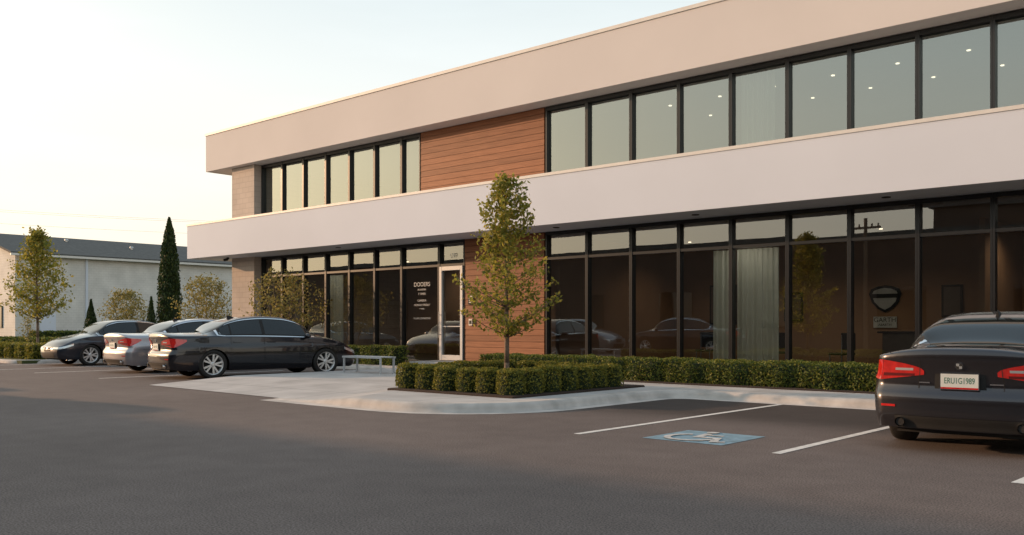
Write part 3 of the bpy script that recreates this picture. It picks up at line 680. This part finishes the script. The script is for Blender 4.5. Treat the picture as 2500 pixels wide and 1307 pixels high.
rearz=hermite([.2,.3,.36,.56,.60,.64,.9,1.0,1.08],[.06,.03,0,0,.02,.07,.04,.0,.0])
frontz=hermite([.15,.28,.4,.55,.66],[.12,.03,.0,.02,.10])
SW=(1.05,3.87);RC=.335;RA=.37
def zbot(s):
    z=sill(s)
    for w in SW:
        if abs(s-w)<RA: z=max(z,RC-.02+math.sqrt(RA**2-(s-w)**2))
    return z
def deform(s,y,z):
    a=min(1,abs(y)/.92)
    s2=s+rearz(z)*math.exp(-s/.3)-frontz(z)*math.exp(-(Lc-s)/.3)
    s2=mid+(s2-mid)*(1-.055*a**2.4*abs((s-mid)/mid)**2)
    return Vector((y,s2-mid,z))
def sideP(s,z,sg=1): return deform(s,sg*wid(s)*fz(z),z)
def sm(t): t=max(0,min(1,t));return t*t*(3-2*t)
def topP(s,q,sg=1):
    zb=belt(s);dz=max(.01,roof(s)-zb);G=sm((dz-.10)/.18);wb=wid(s)*fz(zb)
    wt=wb*.95+(.60-wb*.95)*min(1,dz/.48)
    yg=np.interp(q,[0,.10,.30,.5,.57,.66,.8,1],[wb,wb*.985,wb+(wt-wb)*.50,wt,wt*.95,wt*.85,wt*.55,0])
    zg=np.interp(q,[0,.10,.30,.5,.57,.66,.8,1],[0,.04,.46,.86,.93,.968,.99,1])
    yh=wb*(1-q);zh=1-(1-q)**2.8
    return deform(s,sg*float(yh+(yg-yh)*G),zb+dz*float(zh+(zg-zh)*G))
def capP(end,yf,z):
    s=0 if end==0 else Lc
    return deform(s,yf*wid(s)*fz(z),z)
def patch(f,u0,u1,v0,v1,nu,nv,off,b,mi=0):
    P=[]
    for i in range(nu+1):
        row=[]
        u=u0+(u1-u0)*i/nu
        for j in range(nv+1):
            a=v0(u) if callable(v0) else v0;c=v1(u) if callable(v1) else v1
            v=a+(c-a)*j/nv
            p=f(u,v);e=.004
            du=f(u+e,v)-f(u-e,v);dv=f(u,v+e)-f(u,v-e)
            nn=du.cross(dv)
            if nn.length<1e-12: nn=Vector((p.x,0,p.z-.5))
            nn.normalize()
            ref=Vector((p.x,p.y-max(-1.9,min(1.9,p.y)),p.z-.55))
            if nn.dot(ref)<0:nn=-nn
            row.append(p+nn*off)
        P.append(row)
    b.grid(P,mi)
ST=sorted(set([round(x,4) for x in list(np.linspace(0,.35,10))+list(np.linspace(.35,4.5,84))+list(np.linspace(4.5,Lc,10))]+[w+k*(RA+d) for w in SW for k in(-1,1) for d in(-.002,.002,-.02)]))
QS=[.05,.1,.2,.3,.4,.5,.57,.66,.8,.9]
def car(name,label,paint,loc,heading,scale=1,plate=None,tallroof=1):
    E=empty(name,loc,rot=-heading,scale=scale);meta(E,label,"car","cars parked in front of the office building")
    E.scale=(scale,scale,scale*tallroof)
    b=MB();A=14;ring=[]
    for s in ST:
        zb_,zt=zbot(s),belt(s)
        half=[sideP(s,zb_+(zt-zb_)*k/A) for k in range(A+1)]+[topP(s,q) for q in QS]
        full=half+[topP(s,1.0)]+[Vector((-p.x,p.y,p.z)) for p in reversed(half)]
        ring.append(full)
    b.grid(ring)
    for end,idx in((0,0),(1,-1)):
        rg=ring[idx];n=len(rg);s=ST[idx]
        tops=rg[A:n-A];wtop=tops[0].x
        rows=[]
        zb_,zt=zbot(s),belt(s)
        for k in range(A):
            z=zb_+(zt-zb_)*k/A
            rows.append([deform(s,(t.x/wtop)*wid(s)*fz(z),z) for t in tops])
        rows.append(tops);b.grid(rows)
    b.build("body",paint,E,local=True,smooth=True,fix=True)
    b=MB();b.box(-.62,.62,-mid+.15,mid-.2,.19,.62)
    b.box(-.86,.86,SW[0]+RA-mid+.03,SW[1]-RA-mid-.03,.19,.5)
    for w in SW:
        for sg in(-1,1):
            P=[[(sg*x,w-mid+(RA+.005)*math.cos(t),RC-.02+(RA+.005)*math.sin(t)) for x in(.5,.875)] for t in[math.pi*i/14 for i in range(15)]];b.grid(P)
    b.build("underbody",M['black'],E,local=True)
    b=MB();patch(lambda u,v:capP(0,u,v),-.80,.80,.245,.365,16,4,.005,b)
    b.build("rear_bumper",M['black'],E,local=True,smooth=True)
    b=MB();patch(lambda u,v:capP(1,u,v),-.72,.72,.25,.40,14,3,.006,b);patch(lambda u,v:capP(1,u,v),-.36,.36,.46,.58,10,3,.006,b)
    b.build("grille",M['black'],E,local=True,smooth=True)
    b=MB();patch(lambda u,v:capP(1,u,v),-.37,.37,.575,.59,10,1,.009,b);patch(lambda u,v:capP(1,u,v),-.37,.37,.515,.522,10,1,.009,b);patch(lambda u,v:capP(1,u,v),-.05,.05,.50,.56,4,3,.011,b)
    b.build("grille_trim",M['chrome'],E,local=True,smooth=True)
    for sg in(1,-1):
        f=lambda u,v,sg=sg:sideP(u,v,sg)
        for (a,c) in((1.47,2.27),(2.285,3.42)):
            b=MB();patch(f,a,c,.30,lambda u:belt(u)-.012,16,14,.0035,b)
            d=b.build("door",paint,E,local=True,smooth=True)
            b=MB();patch(f,a-.007,c+.007,.293,lambda u:belt(u)-.006,16,14,.0015,b);o=b.build("door_seal",M['seam'],d,local=True,smooth=True)
            hx=a+.06 if a<2 else a+.08
            b=MB();patch(f,hx,hx+.19,.825,.85,6,2,.03,b);patch(f,hx-.005,hx+.195,.82,.855,6,2,.012,b)
            b.build("handle",paint,d,local=True,smooth=True)
        g=lambda u,v,sg=sg:topP(u,v,sg)
        b=MB();patch(g,1.15,3.60,.065,.53,44,6,.0025,b);b.build("window_trim",M['chrome'],E,local=True,smooth=True)
        b=MB();patch(g,1.19,3.57,.11,.495,44,6,.0035,b);b.build("window_pillar",M['black'],E,local=True,smooth=True)
        for (a,c) in((1.25,1.46),(1.50,2.24),(2.32,3.5)):
            b=MB();patch(g,a,c,.14,.47,20,6,.0055,b);o=b.build("window",M['carglass'],E,local=True,smooth=True)
        b=MB();p=sideP(3.28,.91,sg)
        rows=[]
        for i in range(9):
            t=math.pi*i/8;rr=math.sin(t)
            rows.append([(p.x+sg*(.13-.11*math.cos(t)),p.y+.05+.075*rr*math.cos(a),p.z+.06+.07*rr*math.sin(a)) for a in[2*math.pi*j/12 for j in range(13)]])
        b.grid(rows);b.box(min(p.x-sg*.03,p.x+sg*.06),max(p.x-sg*.03,p.x+sg*.06),p.y+.02,p.y+.07,p.z-.005,p.z+.035);b.build("side_mirror",paint,E,local=True,smooth=True)
        b=MB();patch(lambda u,v:capP(0,sg*u,v),.44,1.0,lambda u:.785-.065*(u-.44)/.56,lambda u:.825+.105*((u-.44)/.56)**.55,14,6,.006,b)
        patch(f,0,.38,lambda u:.72+.14*(u/.38)**1.3,lambda u:.93-.03*(u/.38),12,6,.006,b)
        patch(lambda u,v:capP(0,sg*u,v),.56,.98,lambda u:.77-.02*(u-.56),lambda u:.795,8,2,.008,b,1)
        o=b.build("tail_light",[M['tail'],M['taildark']],E,local=True,smooth=True)
        b=MB();patch(lambda u,v:capP(0,sg*u,v),.58,.82,.825,.85,6,2,.008,b);b.build("reversing_light",M['head'],E,local=True,smooth=True)
        b=MB();patch(lambda u,v:capP(0,sg*u,v),.78,.97,.45,.473,6,2,.006,b);b.build("reflector",M['tail'],E,local=True,smooth=True)
        b=MB();patch(lambda u,v:capP(1,sg*u,v),.56,1.0,lambda u:.50,lambda u:.585,10,4,.006,b)
        patch(f,Lc-.38,Lc,lambda u:.64-.14*((u-Lc+.38)/.38),lambda u:.70-.115*((u-Lc+.38)/.38),10,4,.006,b)
        b.build("headlight",M['head'],E,local=True,smooth=True)
        b=MB();ye=-mid+.015;b.tube((sg*.56,ye,.30),(sg*.56,ye+.2,.30),.048,.048,18,cap=False);b.tube((sg*.56,ye+.012,.30),(sg*.56,ye+.02,.30),.04,.04,18,1);b.build("exhaust",[M['chrome'],M['black']],E,local=True)
        b=MB()
        if sg<0: patch(lambda u,v:capP(0,u,v),-.49,-.36,.70,.712,3,1,.006,b)
        else: patch(lambda u,v:capP(0,u,v),.34,.49,.70,.712,3,1,.006,b)
        b.build("model_lettering",M['chrome'],E,local=True)
    ff=lambda u,v: topP(u,1-abs(v),1 if v>=0 else -1)
    b=MB();patch(ff,3.03,3.74,lambda u:-(.36+(u-3.03)/.71*.34),lambda u:(.36+(u-3.03)/.71*.34),16,24,.004,b);b.build("windscreen",M['carglass'],E,local=True,smooth=True)
    b=MB();patch(ff,.92,1.62,lambda u:-(.66-(u-.92)/.70*.28),lambda u:(.66-(u-.92)/.70*.28),18,24,.004,b);b.build("rear_window",M['carglass'],E,local=True,smooth=True)
    b=MB();c0=lambda u,v:capP(0,u,v)
    patch(c0,-1,1,.617,.627,20,1,.0025,b)
    for sg in(1,-1):
        patch(c0,sg*.49,sg*.498,.63,.94,1,10,.0075,b)
        patch(lambda u,v:sideP(u,v,sg),0,.66,.617,.624,8,1,.0025,b)
        patch(lambda u,v:topP(u,v,sg),.0,.88,.135,.145,14,1,.003,b)
    patch(ff,.885,.892,-.855,.855,1,20,.003,b)
    b.build("boot_seam",M['seam'],E,local=True)
    b=MB();patch(c0,-.30,.30,.645,.80,8,3,.003,b);b.build("plate_recess",M['seam'],E,local=True,smooth=True)
    yb=min(capP(0,0,z).y for z in(.65,.72,.80))
    b=MB();b.box(-.18,.18,yb-.02,yb-.006,.645,.81);b.box(-.172,.172,yb-.0225,yb-.0202,.653,.802,1);b.box(-.172,.172,yb-.0229,yb-.0226,.653,.669,2);pl=b.build("licence_plate",[M['chrome'],M['plate'],M['tail']],E,local=True)
    if plate: text(plate,.085,(0,yb-.0235,.732),R90,M['plateink'],"plate_lettering",pl,sx=.66,ext=.0004)
    yb2=capP(0,0,.88).y
    b=MB();b.tube((0,yb2-.012,.88),(0,yb2+.02,.88),.038,.038,20,0);b.tube((0,yb2-.014,.88),(0,yb2-.011,.88),.029,.029,20,1)
    b.box(-.026,.0,yb2-.0155,yb2-.0142,.88,.905,2);b.box(.0,.026,yb2-.0155,yb2-.0142,.855,.88,2);b.build("badge",[M['chrome'],M['black'],M['head']],E,local=True)
    b=MB();zr=roof(1.85);b.add([(-.02,1.7-mid,zr-.04),(.02,1.7-mid,zr-.04),(.015,1.92-mid,zr-.01),(-.015,1.92-mid,zr-.01),(0,1.7-mid,zr+.05),(0,1.76-mid,zr+.045)],[(0,1,4),(1,2,5,4),(3,0,4,5),(2,3,5)]);b.build("antenna",M['black'],E,local=True)
    for w in SW:
        for sg in(1,-1):
            WE=bpy.data.objects.new("wheel",None);link(WE,E);WE.location=(sg*.80,w-mid,.335);WE.rotation_euler=(0,0,0 if sg>0 else math.pi);WE.empty_display_size=.1
            b=MB();b.lathe_x([(-.11,.235),(-.115,.29),(-.10,.325),(-.06,.335),(.06,.335),(.095,.325),(.108,.295),(.10,.24),(.085,.232)],40);b.build("tyre",M['tyre'],WE,local=True,smooth=True)
            b=MB();b.lathe_x([(-.1,.23),(.02,.205),(.07,.215),(.094,.232),(.098,.238),(.09,.242)],40);
            b.lathe_x([(-.0,.2),(-.0,.01)],24,1)
            b.lathe_x([(.085,.001),(.088,.03),(.075,.055),(.05,.06)],20)
            for k in range(5):
                for dd in(-.17,.17):
                    t=2*math.pi*k/5+dd;t2=2*math.pi*k/5+dd*1.35
                    c1=Vector((.066,.045*math.cos(t),.045*math.sin(t)));c2=Vector((.072,.222*math.cos(t2),.222*math.sin(t2)))
                    d=(c2-c1).normalized();n_=Vector((1,0,0));s_=d.cross(n_)*.0175
                    v=[c1-s_,c1+s_,c2+s_*1.25,c2-s_*1.25]
                    b.add([p+Vector((.012,0,0)) for p in v]+[p-Vector((.03,0,0)) for p in v],[(0,1,2,3),(0,4,5,1),(2,6,7,3),(1,5,6,2),(3,7,4,0)])
            b.build("rim",[M['rim'],M['black']],WE,local=True)
    return E
def paintmat(name,c,metal=.5,rough=.28): return pmat(name,c,rough,metal=metal,coat=1,var=0,spec=.5)
P_black=paintmat("black paint",(.009,.010,.016));P_silver=paintmat("silver paint",(.34,.34,.37),.65,.3);P_navy=paintmat("dark blue paint",(.014,.020,.034));P_char=paintmat("charcoal paint",(.032,.031,.037),.6)
car("parked_car","black four-door sedan parked beside the entrance pavement",P_black,(-21.1,13.60,0),math.radians(10.4),1.08,"CAU 4198")
car("parked_car","silver sedan parked nose towards the building",P_silver,(-25.0,14.15,0),math.radians(4),1.05,"AVK 7201")
car("parked_car","dark blue sedan reversed into its bay, headlights facing out",P_navy,(-31.35,14.9,0),math.radians(181),1.05,"BKL 5521")
car("parked_car","charcoal sedan parked nose-in beside the accessible bay",P_char,(-2.80,12.30,0),math.radians(-2),1.02,"ERU1G1989")
car("parked_car","silver sedan waiting along the far side of the car park",P_silver,(-27.5,3.6,0),math.radians(95),1.05,None,1.1)
car("parked_car","dark sedan waiting along the far side of the car park",P_navy,(-21.3,3.4,0),math.radians(-80),1.07,None,1.1)
for o in SC.objects:
    if "_w" in o: del o["_w"]
